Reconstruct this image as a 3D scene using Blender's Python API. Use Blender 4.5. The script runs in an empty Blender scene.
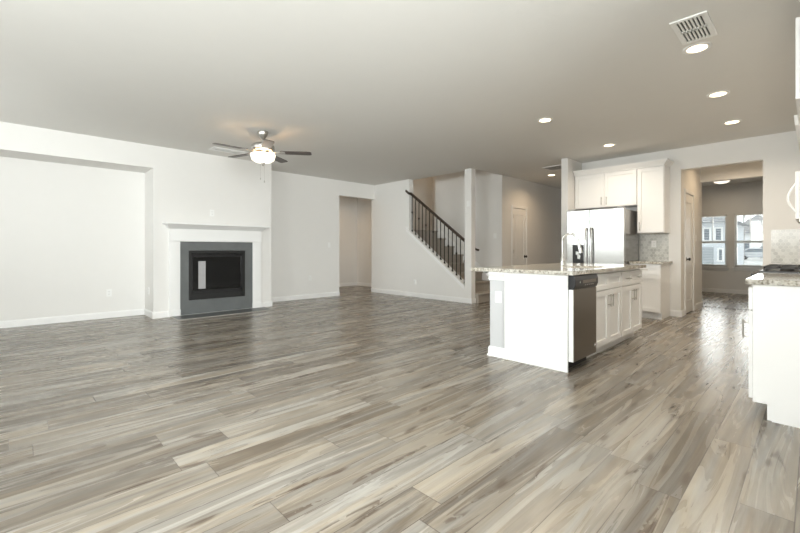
import bpy, bmesh, math, random
from mathutils import Vector, Matrix
R = random.Random(7)
S = bpy.context.scene
COL = S.collection
PI = math.pi
rad = math.radians

# ------------------------------------------------------------------ camera, world, daylight, exposure
cd = bpy.data.cameras.new('camera'); cam = bpy.data.objects.new('camera', cd); COL.objects.link(cam)
cam.location = (0, 0, 1.092); cam.rotation_euler = (rad(90), 0, 0.8032)
cd.sensor_width = 36; cd.lens = 400.384 * 36 / 800; cd.shift_y = -16.85 / 800
cd.clip_start = 0.02; cd.clip_end = 300
S.camera = cam
S.view_settings.view_transform = 'Standard'; S.view_settings.look = 'None'
S.view_settings.gamma = 1; S.view_settings.use_curve_mapping = False
S.view_settings.exposure = 0.27
S.cycles.use_denoising = True
S.cycles.max_bounces = 10; S.cycles.diffuse_bounces = 7; S.cycles.glossy_bounces = 4
S.cycles.transparent_max_bounces = 12; S.cycles.sample_clamp_indirect = 6
w = bpy.data.worlds.new('overcast_sky'); S.world = w; w.use_nodes = True
bg = w.node_tree.nodes['Background']; bg.inputs[0].default_value = (0.93, 0.97, 1.0, 1); bg.inputs[1].default_value = 1.8

def area(name, loc, rot, sx, sy, power, color, spread=180):
    l = bpy.data.lights.new(name, 'AREA'); l.shape = 'RECTANGLE'; l.size = sx; l.size_y = sy
    l.energy = power; l.color = color; l.spread = rad(spread)
    o = bpy.data.objects.new(name, l); o.location = loc; o.rotation_euler = rot; COL.objects.link(o); return o
DAY = (0.985, 0.985, 0.985)
# daylight through unseen windows added behind and beside the camera
area('daylight_added_wide', (-1.75, -2.35, 1.98), (rad(80), 0, 0), 3.2, 1.4, 190, DAY)
area('daylight_added_side', (1.62, 0.1, 1.65), (rad(84), 0, rad(90)), 2.8, 1.9, 390, DAY)  # window put in beside the camera to light the left wall
area('daylight_added_triple', (-5.6, -2.25, 2.05), (rad(80), 0, 0), 2.6, 1.0, 60, DAY)
# daylight through the dining room windows
area('daylight_dining', (-1.46, 13.2, 1.4), (rad(-80), 0, 0), 1.5, 1.4, 40, DAY)

# ------------------------------------------------------------------ materials
def nt(name):
    m = bpy.data.materials.new(name); m.use_nodes = True
    return m, m.node_tree.nodes, m.node_tree.links, m.node_tree.nodes['Principled BSDF']
def mat(name, col, rough=0.5, metal=0.0, vary=0.04, scale=6.0, bump=0.0, bscale=200.0, stretch=None, coat=0.0, spec=0.5):
    m, n, l, b = nt(name)
    tc = n.new('ShaderNodeTexCoord'); src = tc.outputs['Object']
    if stretch:
        mp = n.new('ShaderNodeMapping'); mp.inputs['Scale'].default_value = stretch
        l.new(src, mp.inputs[0]); src = mp.outputs[0]
    no = n.new('ShaderNodeTexNoise'); no.inputs['Scale'].default_value = scale; no.inputs['Detail'].default_value = 3
    l.new(src, no.inputs['Vector'])
    mx = n.new('ShaderNodeMix'); mx.data_type = 'RGBA'
    mx.inputs[6].default_value = (*[c * (1 - vary) for c in col], 1); mx.inputs[7].default_value = (*[min(1, c * (1 + vary)) for c in col], 1)
    l.new(no.outputs[0], mx.inputs[0]); l.new(mx.outputs[2], b.inputs['Base Color'])
    b.inputs['Roughness'].default_value = rough; b.inputs['Metallic'].default_value = metal
    b.inputs['Coat Weight'].default_value = coat; b.inputs['Specular IOR Level'].default_value = spec
    if bump:
        n2 = n.new('ShaderNodeTexNoise'); n2.inputs['Scale'].default_value = bscale; l.new(src, n2.inputs['Vector'])
        bp = n.new('ShaderNodeBump'); bp.inputs['Strength'].default_value = bump; bp.inputs['Distance'].default_value = 0.002
        l.new(n2.outputs[0], bp.inputs['Height']); l.new(bp.outputs[0], b.inputs['Normal'])
    return m
def glow(name, col, strength):
    m, n, l, b = nt(name)
    b.inputs['Base Color'].default_value = (*col, 1); b.inputs['Emission Color'].default_value = (*col, 1)
    b.inputs['Emission Strength'].default_value = strength; b.inputs['Roughness'].default_value = 0.4
    return m
def glass_mat(name, tint=(0.97, 0.99, 0.98)):
    m = bpy.data.materials.new(name); m.use_nodes = True; n = m.node_tree.nodes; l = m.node_tree.links
    n.remove(n['Principled BSDF']); out = n['Material Output']
    t = n.new('ShaderNodeBsdfTransparent'); t.inputs[0].default_value = (*tint, 1)
    g = n.new('ShaderNodeBsdfGlossy'); g.inputs['Roughness'].default_value = 0.02
    f = n.new('ShaderNodeFresnel'); f.inputs[0].default_value = 1.45
    mx = n.new('ShaderNodeMixShader'); l.new(f.outputs[0], mx.inputs[0]); l.new(t.outputs[0], mx.inputs[1]); l.new(g.outputs[0], mx.inputs[2])
    l.new(mx.outputs[0], out.inputs[0]); return m

def floor_mat():
    m, n, l, b = nt('vinyl_planks')
    W, L = 0.176, 1.22
    def mth(op, a=None, c=None, d=None):
        k = n.new('ShaderNodeMath'); k.operation = op
        for i, v in enumerate((a, c, d)):
            if v is None: continue
            if isinstance(v, (int, float)): k.inputs[i].default_value = v
            else: l.new(v, k.inputs[i])
        return k.outputs[0]
    tc = n.new('ShaderNodeTexCoord'); sp = n.new('ShaderNodeSeparateXYZ'); l.new(tc.outputs['Object'], sp.inputs[0])
    u = mth('DIVIDE', mth('ADD', sp.outputs[0], 0.232), W); row = mth('FLOOR', u); fu = mth('FRACT', u)
    wn = n.new('ShaderNodeTexWhiteNoise'); wn.noise_dimensions = '1D'; l.new(row, wn.inputs['W'])
    v = mth('ADD', mth('DIVIDE', sp.outputs[1], L), mth('MULTIPLY', wn.outputs['Value'], 3.7)); pl = mth('FLOOR', v); fv = mth('FRACT', v)
    cb = n.new('ShaderNodeCombineXYZ'); l.new(row, cb.inputs[0]); l.new(pl, cb.inputs[1])
    wp = n.new('ShaderNodeTexWhiteNoise'); wp.noise_dimensions = '2D'; l.new(cb.outputs[0], wp.inputs['Vector'])
    rnd = wp.outputs['Value']
    # grain coordinates, shifted per plank
    gx = mth('ADD', sp.outputs[0], mth('MULTIPLY', rnd, 37.0)); gy = mth('ADD', sp.outputs[1], mth('MULTIPLY', rnd, 91.0))
    gc = n.new('ShaderNodeCombineXYZ'); l.new(gx, gc.inputs[0]); l.new(gy, gc.inputs[1])
    def noise(sx, sy, detail, dist=0.0, rough=0.55):
        mp = n.new('ShaderNodeMapping'); mp.inputs['Scale'].default_value = (sx, sy, 1); l.new(gc.outputs[0], mp.inputs[0])
        t = n.new('ShaderNodeTexNoise'); t.noise_dimensions = '2D'; t.inputs['Scale'].default_value = 1; t.inputs['Detail'].default_value = detail
        t.inputs['Distortion'].default_value = dist; t.inputs['Roughness'].default_value = rough; l.new(mp.outputs[0], t.inputs['Vector']); return t.outputs[0]
    broad = noise(10, 0.8, 4, 0.9, 0.58); fine = noise(110, 3.0, 4, 0.3, 0.7); mid = noise(38, 1.1, 4, 0.5, 0.65); tint = noise(10, 0.7, 3, 0.9)
    ramp = n.new('ShaderNodeValToRGB'); e = ramp.color_ramp.elements
    e[0].position = 0.0; e[0].color = (0.065, 0.052, 0.040, 1); e[1].position = 1.0; e[1].color = (0.45, 0.43, 0.395, 1)
    k = e.new(0.30); k.color = (0.140, 0.122, 0.102, 1); k = e.new(0.58); k.color = (0.250, 0.230, 0.202, 1)
    tone = mth('ADD', mth('ADD', mth('MULTIPLY', rnd, 0.30), mth('MULTIPLY', broad, 1.0)), mth('ADD', mth('MULTIPLY', fine, 0.20), mth('MULTIPLY', mid, 0.26)))
    l.new(mth('SUBTRACT', tone, 0.40), ramp.inputs[0])
    mxt = n.new('ShaderNodeMix'); mxt.data_type = 'RGBA'; mxt.blend_type = 'MULTIPLY'
    r2 = n.new('ShaderNodeValToRGB'); r2.color_ramp.elements[0].position = 0.35; r2.color_ramp.elements[0].color = (0.99, 1.0, 1.01, 1)
    r2.color_ramp.elements[1].position = 0.66; r2.color_ramp.elements[1].color = (1.02, 0.94, 0.83, 1)
    l.new(tint, r2.inputs[0]); mxt.inputs[0].default_value = 1.0; l.new(ramp.outputs[0], mxt.inputs[6]); l.new(r2.outputs[0], mxt.inputs[7])
    # knots and splits
    mpk = n.new('ShaderNodeMapping'); mpk.inputs['Scale'].default_value = (5.2, 1.25, 1); l.new(gc.outputs[0], mpk.inputs[0])
    wob = n.new('ShaderNodeTexNoise'); wob.inputs['Scale'].default_value = 3.0; wob.inputs['Detail'].default_value = 4; l.new(mpk.outputs[0], wob.inputs['Vector'])
    addv = n.new('ShaderNodeMix'); addv.data_type = 'RGBA'; addv.blend_type = 'LINEAR_LIGHT'; addv.inputs[0].default_value = 0.16
    l.new(mpk.outputs[0], addv.inputs[6]); l.new(wob.outputs['Color'], addv.inputs[7])
    vo = n.new('ShaderNodeTexVoronoi'); vo.voronoi_dimensions = '2D'; vo.inputs['Scale'].default_value = 1; l.new(addv.outputs[2], vo.inputs['Vector'])
    knot = n.new('ShaderNodeMapRange'); knot.interpolation_type = 'SMOOTHSTEP'
    for i, x in enumerate((0.03, 0.11, 1.0, 0.0)): knot.inputs[1 + i].default_value = x
    l.new(vo.outputs['Distance'], knot.inputs[0])
    sc = n.new('ShaderNodeSeparateColor'); l.new(vo.outputs['Color'], sc.inputs[0])
    kmask = mth('MULTIPLY', knot.outputs[0], mth('GREATER_THAN', sc.outputs[0], 0.35))
    crk = noise(6, 0.45, 2, 0.8, 0.5); dash = noise(30, 16, 2, 0.0)
    cr = n.new('ShaderNodeMapRange'); cr.interpolation_type = 'SMOOTHSTEP'
    l.new(mth('ABSOLUTE', mth('SUBTRACT', crk, 0.5)), cr.inputs[0])
    for i, x in enumerate((0.0, 0.030, 1.0, 0.0)): cr.inputs[1 + i].default_value = x
    cgate = noise(3.0, 0.9, 2, 0.0)
    cm = mth('MULTIPLY', mth('MULTIPLY', cr.outputs[0], mth('GREATER_THAN', cgate, 0.53)), mth('GREATER_THAN', dash, 0.40))
    dark = mth('MINIMUM', mth('ADD', mth('MULTIPLY', kmask, 0.85), mth('MULTIPLY', cm, 0.85)), 1.0)
    mxd = n.new('ShaderNodeMix'); mxd.data_type = 'RGBA'; l.new(dark, mxd.inputs[0]); l.new(mxt.outputs[2], mxd.inputs[6]); mxd.inputs[7].default_value = (0.085, 0.062, 0.045, 1)
    # seams
    eu = mth('MINIMUM', fu, mth('SUBTRACT', 1.0, fu)); ev = mth('MINIMUM', fv, mth('SUBTRACT', 1.0, fv))
    seam = mth('MAXIMUM', mth('LESS_THAN', eu, 0.0018 / W), mth('LESS_THAN', ev, 0.0018 / L))
    mxs = n.new('ShaderNodeMix'); mxs.data_type = 'RGBA'; l.new(mth('MULTIPLY', seam, 0.9), mxs.inputs[0]); l.new(mxd.outputs[2], mxs.inputs[6]); mxs.inputs[7].default_value = (0.07, 0.055, 0.045, 1)
    l.new(mxs.outputs[2], b.inputs['Base Color'])
    b.inputs['Roughness'].default_value = 0.33; b.inputs['Specular IOR Level'].default_value = 0.42
    rr = mth('ADD', 0.22, mth('MULTIPLY', broad, 0.10)); l.new(rr, b.inputs['Roughness'])
    bp = n.new('ShaderNodeBump'); bp.inputs['Strength'].default_value = 0.12; bp.inputs['Distance'].default_value = 0.002
    l.new(mth('MULTIPLY', seam, -1.0), bp.inputs['Height']); l.new(bp.outputs[0], b.inputs['Normal'])
    return m

def granite_mat():
    m, n, l, b = nt('speckled_granite')
    tc = n.new('ShaderNodeTexCoord')
    a = n.new('ShaderNodeTexNoise'); a.inputs['Scale'].default_value = 55; a.inputs['Detail'].default_value = 5; l.new(tc.outputs['Object'], a.inputs['Vector'])
    r = n.new('ShaderNodeValToRGB'); e = r.color_ramp.elements
    e[0].position = 0.30; e[0].color = (0.13, 0.11, 0.09, 1); e[1].position = 0.62; e[1].color = (0.66, 0.645, 0.60, 1)
    k = e.new(0.42); k.color = (0.33, 0.31, 0.27, 1); k = e.new(0.5); k.color = (0.52, 0.50, 0.45, 1)
    l.new(a.outputs[0], r.inputs[0])
    c = n.new('ShaderNodeTexNoise'); c.inputs['Scale'].default_value = 6; c.inputs['Detail'].default_value = 3; l.new(tc.outputs['Object'], c.inputs['Vector'])
    mx = n.new('ShaderNodeMix'); mx.data_type = 'RGBA'; mx.blend_type = 'MULTIPLY'; mx.inputs[0].default_value = 1
    r2 = n.new('ShaderNodeValToRGB'); r2.color_ramp.elements[0].position = 0.35; r2.color_ramp.elements[0].color = (0.80, 0.76, 0.70, 1); r2.color_ramp.elements[1].position = 0.65; r2.color_ramp.elements[1].color = (1, 1, 1, 1)
    l.new(c.outputs[0], r2.inputs[0]); l.new(r.outputs[0], mx.inputs[6]); l.new(r2.outputs[0], mx.inputs[7]); l.new(mx.outputs[2], b.inputs['Base Color'])
    b.inputs['Roughness'].default_value = 0.12
    return m

def hex_mat(axis_u):
    m, n, l, b = nt('hexagon_tile')
    def mth(op, a=None, c=None):
        k = n.new('ShaderNodeMath'); k.operation = op
        for i, v in enumerate((a, c)):
            if v is None: continue
            if isinstance(v, (int, float)): k.inputs[i].default_value = v
            else: l.new(v, k.inputs[i])
        return k.outputs[0]
    P = 0.052
    tc = n.new('ShaderNodeTexCoord'); sp = n.new('ShaderNodeSeparateXYZ'); l.new(tc.outputs['Object'], sp.inputs[0])
    u = mth('DIVIDE', sp.outputs[axis_u], P); v = mth('DIVIDE', sp.outputs[2], P * 1.7320508)
    def lat(off):
        uu = mth('ADD', u, off); vv = mth('ADD', v, off)
        fu = mth('SUBTRACT', mth('FRACT', mth('ADD', uu, 100)), 0.5); fv = mth('MULTIPLY', mth('SUBTRACT', mth('FRACT', mth('ADD', vv, 100)), 0.5), 1.7320508)
        au = mth('ABSOLUTE', fu); av = mth('ABSOLUTE', fv)
        hexd = mth('MAXIMUM', au, mth('ADD', mth('MULTIPLY', au, 0.5), mth('MULTIPLY', av, 0.8660254)))
        idv = mth('ADD', mth('MULTIPLY', mth('FLOOR', uu), 7.31), mth('ADD', mth('MULTIPLY', mth('FLOOR', vv), 3.77), off * 1.9))
        return hexd, idv
    d1, i1 = lat(0.0); d2, i2 = lat(0.5)
    d = mth('MINIMUM', d1, d2); sel = mth('LESS_THAN', d2, d1)
    idm = mth('ADD', mth('MULTIPLY', i1, mth('SUBTRACT', 1.0, sel)), mth('MULTIPLY', i2, sel))
    wn = n.new('ShaderNodeTexWhiteNoise'); wn.noise_dimensions = '1D'; l.new(idm, wn.inputs['W'])
    r = n.new('ShaderNodeValToRGB'); r.color_ramp.elements[0].color = (0.46, 0.465, 0.445, 1); r.color_ramp.elements[1].color = (0.66, 0.665, 0.64, 1); l.new(wn.outputs[0], r.inputs[0])
    g = mth('GREATER_THAN', d, 0.462)
    mx = n.new('ShaderNodeMix'); mx.data_type = 'RGBA'; l.new(g, mx.inputs[0]); l.new(r.outputs[0], mx.inputs[6]); mx.inputs[7].default_value = (0.70, 0.695, 0.665, 1)
    l.new(mx.outputs[2], b.inputs['Base Color']); l.new(mth('ADD', 0.15, mth('MULTIPLY', g, 0.6)), b.inputs['Roughness'])
    return m

M = {}
M['wall'] = mat('greige_wall_paint', (0.80, 0.79, 0.772), 0.75, vary=0.012, bump=0.05, bscale=300)
M['ceiling'] = mat('ceiling_paint', (0.77, 0.76, 0.735), 0.9, vary=0.012, bump=0.08, bscale=250)
M['trim'] = mat('white_trim_paint', (0.86, 0.86, 0.855), 0.4, vary=0.01)
M['floor'] = floor_mat()
M['granite'] = granite_mat()
M['hex'] = hex_mat(0)
M['cab'] = mat('white_cabinet_paint', (0.86, 0.855, 0.845), 0.38, vary=0.01)
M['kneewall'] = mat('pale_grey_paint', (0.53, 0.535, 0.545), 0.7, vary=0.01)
M['steel'] = mat('brushed_stainless', (0.62, 0.62, 0.61), 0.20, 1.0, vary=0.05, scale=3, stretch=(60, 60, 1))
M['steel_dark'] = mat('dark_stainless', (0.23, 0.205, 0.175), 0.30, 1.0, vary=0.06, scale=3, stretch=(60, 60, 1))
M['fridge_side'] = mat('grey_fridge_side', (0.34, 0.33, 0.32), 0.16, 0.75, vary=0.03)
M['nickel'] = mat('brushed_nickel', (0.50, 0.48, 0.45), 0.32, 1.0, vary=0.03)
M['chrome'] = mat('polished_chrome', (0.80, 0.80, 0.79), 0.12, 1.0, vary=0.02)
M['black'] = mat('black_plastic', (0.018, 0.018, 0.02), 0.28, vary=0.1)
M['matte_black'] = mat('matte_black', (0.010, 0.010, 0.010), 0.6, vary=0.1)
M['iron'] = mat('dark_iron', (0.022, 0.018, 0.015), 0.45, 0.3, vary=0.1)
M['darkwood'] = mat('dark_stained_wood', (0.045, 0.030, 0.022), 0.35, vary=0.25, scale=4, stretch=(4, 4, 40))
M['bladewood'] = mat('walnut_blade_wood', (0.060, 0.038, 0.028), 0.35, vary=0.25, scale=30)
M['slate'] = mat('grey_slate_tile', (0.145, 0.155, 0.158), 0.30, vary=0.18, scale=5)
M['hearth'] = mat('dark_slate_hearth', (0.085, 0.09, 0.09), 0.35, vary=0.2, scale=8)
M['edge'] = mat('pale_edge_trim', (0.45, 0.43, 0.40), 0.4, 0.4)
M['fireglass'] = mat('black_fire_glass', (0.012, 0.012, 0.012), 0.08, vary=0.1)
M['paper'] = mat('pale_paper_sticker', (0.42, 0.42, 0.43), 0.35, vary=0.10, scale=18)
M['carpet'] = mat('grey_brown_carpet', (0.36, 0.325, 0.285), 0.95, vary=0.25, scale=45, bump=0.5, bscale=400)
M['plate'] = mat('white_plastic_plate', (0.87, 0.87, 0.86), 0.35, vary=0.01)
M['bowl'] = glow('lit_frosted_bowl', (1.0, 0.90, 0.76), 1.2)
M['lens'] = glow('lit_lamp_lens', (1.0, 0.80, 0.52), 5.0)
M['glass'] = glass_mat('window_glass')
M['vinyl'] = mat('white_vinyl_frame', (0.80, 0.80, 0.79), 0.45, vary=0.02)
M['blind'] = mat('white_blind_slats', (0.80, 0.80, 0.78), 0.5, vary=0.02)
M['ventdark'] = mat('dark_duct', (0.03, 0.028, 0.025), 0.8, vary=0.1)
M['strip'] = mat('dark_transition_strip', (0.06, 0.055, 0.05), 0.4, vary=0.1)
M['siding'] = mat('pale_grey_siding', (0.60, 0.63, 0.66), 0.7, vary=0.05, scale=3)
M['siding_b'] = mat('white_siding', (0.72, 0.73, 0.74), 0.7, vary=0.04, scale=3)
M['roofing'] = mat('grey_roof_shingles', (0.30, 0.31, 0.33), 0.9, vary=0.15, scale=20)
M['housewin'] = mat('dark_house_window', (0.16, 0.19, 0.22), 0.15, vary=0.1)
M['garage'] = mat('grey_garage_door', (0.36, 0.39, 0.41), 0.5, vary=0.05)
M['street'] = mat('pale_concrete_street', (0.50, 0.50, 0.49), 0.9, vary=0.1, scale=2)
M['mulch'] = mat('reddish_brown_ground', (0.28, 0.21, 0.18), 0.95, vary=0.2, scale=5)
M['bark'] = mat('grey_tree_bark', (0.36, 0.34, 0.33), 0.9, vary=0.2, scale=12)
M['carpaint'] = mat('silver_car_paint', (0.55, 0.57, 0.59), 0.25, 0.5, vary=0.03, coat=0.5)
M['tyre'] = mat('black_rubber', (0.02, 0.02, 0.02), 0.8)

# ------------------------------------------------------------------ builders
def FX(X0): return lambda u, d, z: Vector((X0 + d, u, z))      # faces +x, u runs along y
def FXn(X0): return lambda u, d, z: Vector((X0 - d, u, z))     # faces -x
def FYn(Y0): return lambda u, d, z: Vector((u, Y0 - d, z))     # faces -y, u runs along x
def FYp(Y0): return lambda u, d, z: Vector((u, Y0 + d, z))     # faces +y
def WORLD(x, y, z): return Vector((x, y, z))
def FDN(Z0): return lambda u, v, d: Vector((u, v, Z0 - d))     # hangs down from Z0

class B:
    def __init__(s, T=WORLD): s.bm = bmesh.new(); s.T = T
    def box(s, a0, a1, b0, b1, c0, c1):
        v = [s.bm.verts.new(s.T(a, b, c)) for a in (a0, a1) for b in (b0, b1) for c in (c0, c1)]
        for f in ((0, 1, 3, 2), (4, 6, 7, 5), (0, 4, 5, 1), (2, 3, 7, 6), (0, 2, 6, 4), (1, 5, 7, 3)): s.bm.faces.new([v[i] for i in f])
        return s
    def frustum(s, lo, hi, c0, c1):   # lo, hi = (a0,a1,b0,b1) at c0 and c1
        v = []
        for (q, c) in ((lo, c0), (hi, c1)):
            v += [s.bm.verts.new(s.T(a, b, c)) for a, b in ((q[0], q[2]), (q[1], q[2]), (q[1], q[3]), (q[0], q[3]))]
        s.bm.faces.new(v[3::-1]); s.bm.faces.new(v[4:])
        for i in range(4): j = (i + 1) % 4; s.bm.faces.new((v[i], v[j], v[4 + j], v[4 + i]))
        return s
    def prism(s, pts, fn, t0, t1):    # pts 2D outline, fn(p,q,t) -> world
        a = [s.bm.verts.new(fn(p, q, t0)) for p, q in pts]; b = [s.bm.verts.new(fn(p, q, t1)) for p, q in pts]
        s.bm.faces.new(a[::-1]); s.bm.faces.new(b)
        for i in range(len(pts)): j = (i + 1) % len(pts); s.bm.faces.new((a[i], a[j], b[j], b[i]))
        return s
    def tube(s, path, r, seg=10, caps=True):
        path = [Vector(p) for p in path]; rr = r if isinstance(r, (list, tuple)) else [r] * len(path); rings = []
        t0 = (path[1] - path[0]).normalized(); up = Vector((0, 0, 1)) if abs(t0.z) < 0.9 else Vector((1, 0, 0))
        nrm = t0.cross(up).normalized()
        for i, p in enumerate(path):
            t = (path[min(i + 1, len(path) - 1)] - path[max(i - 1, 0)]).normalized()
            nrm = (nrm - t * nrm.dot(t)).normalized(); bi = t.cross(nrm)
            rings.append([s.bm.verts.new(p + (nrm * math.cos(2 * PI * k / seg) + bi * math.sin(2 * PI * k / seg)) * rr[i]) for k in range(seg)])
        for a, b in zip(rings, rings[1:]):
            for k in range(seg): j = (k + 1) % seg; s.bm.faces.new((a[k], a[j], b[j], b[k]))
        if caps: s.bm.faces.new(rings[0][::-1]); s.bm.faces.new(rings[-1])
        return s
    def cyl(s, p0, p1, r, seg=16): return s.tube([p0, p1], r, seg)
    def lathe(s, prof, c, seg=32):    # prof [(r,z)...] about a vertical axis at c (x,y)
        rings = []
        for r, z in prof:
            if r < 1e-5: rings.append([s.bm.verts.new((c[0], c[1], z))])
            else: rings.append([s.bm.verts.new((c[0] + r * math.cos(2 * PI * k / seg), c[1] + r * math.sin(2 * PI * k / seg), z)) for k in range(seg)])
        for a, b in zip(rings, rings[1:]):
            for k in range(seg):
                j = (k + 1) % seg
                if len(a) == 1 and len(b) == 1: continue
                if len(a) == 1: s.bm.faces.new((a[0], b[j], b[k]))
                elif len(b) == 1: s.bm.faces.new((a[k], a[j], b[0]))
                else: s.bm.faces.new((a[k], a[j], b[j], b[k]))
        return s

def root_loc(p):
    v = Vector((0, 0, 0))
    while p is not None: v += p.location; p = p.parent
    return v
def obj(name, b, m, parent=None, bev=0.0, smooth=True, origin=None):
    bm = b.bm
    bmesh.ops.recalc_face_normals(bm, faces=bm.faces[:])
    if bev > 0:
        ed = [e for e in bm.edges if len(e.link_faces) == 2 and e.calc_face_angle(0) > rad(35)]
        bmesh.ops.bevel(bm, geom=ed, offset=bev, segments=2, profile=0.6, affect='EDGES', clamp_overlap=True)
    off = root_loc(parent) if parent is not None else (Vector(origin) if origin else Vector((0, 0, 0)))
    bmesh.ops.translate(bm, vec=-off, verts=bm.verts[:])
    me = bpy.data.meshes.new(name); bm.to_mesh(me); bm.free(); me.materials.append(m)
    if smooth and bev == 0:
        try: me.shade_smooth(); me.set_sharp_from_angle(angle=rad(40))
        except Exception: pass
    o = bpy.data.objects.new(name, me); COL.objects.link(o)
    if parent is not None: o.parent = parent
    elif origin: o.location = origin
    return o
def tag(o, label, cat, group=None, kind=None):
    o['label'] = label; o['category'] = cat
    if group: o['group'] = group
    if kind: o['kind'] = kind
    return o
def thing(name, label, cat, loc, group=None, kind=None):
    o = bpy.data.objects.new(name, None); COL.objects.link(o); o.location = loc; o.empty_display_size = 0.1
    return tag(o, label, cat, group, kind)
def struct(name, b, m, label, cat, parent=None, bev=0.0):
    o = obj(name, b, m, parent, bev)
    if parent is None: tag(o, label, cat, None, 'structure')
    return o
def copy_tree(o, loc, label, group=None):
    c = o.copy(); COL.objects.link(c); c.location = loc; c['label'] = label
    if group: c['group'] = group
    for ch in o.children:
        d = ch.copy(); COL.objects.link(d); d.parent = c
        for g in ch.children:
            e = g.copy(); COL.objects.link(e); e.parent = d
    return c

H = 2.74
XA, XB, YC, YK = -7.272, -7.85, 6.667, 7.796
YREAR, XR = -1.9, 0.34
# ------------------------------------------------------------------ floor, ceiling, walls
struct('floor', B().box(-10.2, 2.2, YREAR - 0.12, 13.05, -0.1, 0.0), M['floor'], 'grey-brown wood plank floor across the whole house', 'floor')
c = B()
c.box(-8.0, XR + 0.1, YREAR - 0.12, 6.80, H, H + 0.3).box(XR + 0.1, 1.55, YREAR - 0.12, 2.72, H, H + 0.3)
c.box(-4.828, XR + 0.1, 6.80, 7.74, H, H + 0.3)
c.box(-4.9, 2.2, 7.74, 13.05, H, H + 0.3)
c.box(-10.0, -7.97, 5.0, 7.75, H, H + 0.3)
struct('ceiling', c, M['ceiling'], 'smooth off-white ceiling over the living room and kitchen', 'ceiling')

wl = B()
wl.box(XB - 0.12, XB, YREAR, 5.57, 0, H).box(XB - 0.12, XB, 5.57, YC, 2.385, H)
wl.box(XB, XA, YREAR, 1.592, 2.385, H).box(XB, XA, YREAR, -1.35, 0, 2.385)
struct('wall_left', wl, M['wall'], 'pale greige left wall with a wide shallow niche', 'wall')
wc = B()
wc.box(XB, XA, 1.592, 2.10, 0, H).box(XB, XA, 3.055, 3.574, 0, H).box(XB, XA, 2.10, 3.055, 1.08, H).box(XB, XA, 2.10, 3.055, 0, 0.24)
struct('wall_chimney', wc, M['wall'], 'pale chimney breast wall around the fireplace', 'wall')
# stair wall with its sloped opening
PX0, PX1 = -4.995, -4.828
XO = -6.60
def capz(x): return 0.335 + (x - (-5.0)) * -0.742
ws = B(); fy = lambda p, q, t: Vector((p, t, q))
ws.prism([(XB - 0.12, 0), (PX1, 0), (PX1, H), (PX0, H), (PX0, capz(PX0)), (XO, capz(XO)), (XO, H), (XB - 0.12, H)], fy, YC, YC + 0.133)
struct('wall_stair', ws, M['wall'], 'pale wall under the stair railing with a full-height end post', 'wall')
# stairwell
sw = B()
sw.box(-6.731, -4.784, 7.737, 7.86, 0, 5.2)                     # wall beside the flight
struct('wall_landing_right', B().box(-6.731, -6.611, 7.86, 8.9, 0, 5.2), M['wall'], 'wall on the near side of the stair landing', 'wall')
struct('wall_landing_back', B().box(-7.97, -6.611, 8.9, 9.0, 0, 5.2), M['wall'], 'back wall of the stair landing', 'wall')
struct('wall_landing_left', B().box(-7.97, -7.85, 6.80, 8.9, 0, 5.2), M['wall'], 'end wall of the stair landing', 'wall')
struct('wall_stairwell', sw, M['wall'], 'shaded greige wall rising behind the stair flight', 'wall')
su = B()
su.box(-7.97, -4.828, 6.68, 6.80, H + 0.3, 5.2).box(-4.828, -4.70, 6.68, 7.86, H + 0.3, 5.2).box(-7.97, -4.70, 6.68, 9.0, 5.2, 5.3).box(-4.784, -4.70, 7.737, 7.86, H, 5.2)
struct('wall_upstairs', su, M['wall'], 'upper walls and ceiling around the stairwell opening', 'wall')
# hall behind the left opening
hb = B()
hb.box(-9.74, -7.97, 7.569, 7.69, 0, H).box(-9.86, -9.74, 5.0, 7.69, 0, H).box(-9.74, -7.97, 4.9, 5.0, 0, H)
struct('wall_passage', hb, M['wall'], 'beige walls of the passage beyond the left opening', 'wall')
# hall to the right of the stair
wh = B()
HD0, HD1, HDZ = 8.20, 8.80, 2.05
wh.box(-4.90, -4.784, 7.86, HD0, 0, H).box(-4.90, -4.784, HD1, 10.9, 0, H).box(-4.90, -4.784, HD0, HD1, HDZ, H)
struct('wall_hall', wh, M['wall'], 'greige hall wall with the two-panel door', 'wall')
struct('wall_hall_end', B().box(-4.90, -3.083, 10.9, 11.02, 0, H), M['wall'], 'shaded end wall of the hall', 'wall')
# kitchen wall, stub and doorway
DX0, DX1, DZ = -1.512, -0.523, 2.395
wk = B()
struct('wall_stub', B().box(-3.2, -3.083, 7.165, 10.9, 0, H), M['wall'], 'narrow wall end beside the refrigerator', 'wall')
wk.box(-3.083, DX0, YK, YK + 0.12, 0, H).box(DX0, DX1, YK, YK + 0.12, DZ, H).box(DX1, XR + 0.1, YK, YK + 0.12, 0, H)
struct('wall_kitchen', wk, M['wall'], 'pale kitchen wall behind the refrigerator with a wide doorway', 'wall')
struct('wall_right', B().box(XR, XR + 0.12, 2.60, YK, 0, H).box(XR + 0.12, 1.52, 2.60, 2.72, 0, H), M['wall'], 'kitchen wall behind the gas range', 'wall')
SWY0, SWY1, SWZ0, SWZ1 = -1.45, 1.65, 0.65, 2.62  # bay window added out of view to bring light in from the side
wb = B(); wb.box(1.40, 1.52, YREAR, SWY0, 0, H).box(1.40, 1.52, SWY1, 2.60, 0, H).box(1.40, 1.52, SWY0, SWY1, 0, SWZ0).box(1.40, 1.52, SWY0, SWY1, SWZ1, H)
struct('wall_bay', wb, M['wall'], 'side wall of the breakfast area with an added wide window', 'wall')
f = B()
f.box(1.44, 1.49, SWY0, SWY1, SWZ0, SWZ0 + 0.05).box(1.44, 1.49, SWY0, SWY1, SWZ1 - 0.05, SWZ1)
for k in range(5): y = SWY0 + (SWY1 - SWY0 - 0.06) * k / 4; f.box(1.44, 1.49, y, y + 0.06, SWZ0 + 0.05, SWZ1 - 0.05)
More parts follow.
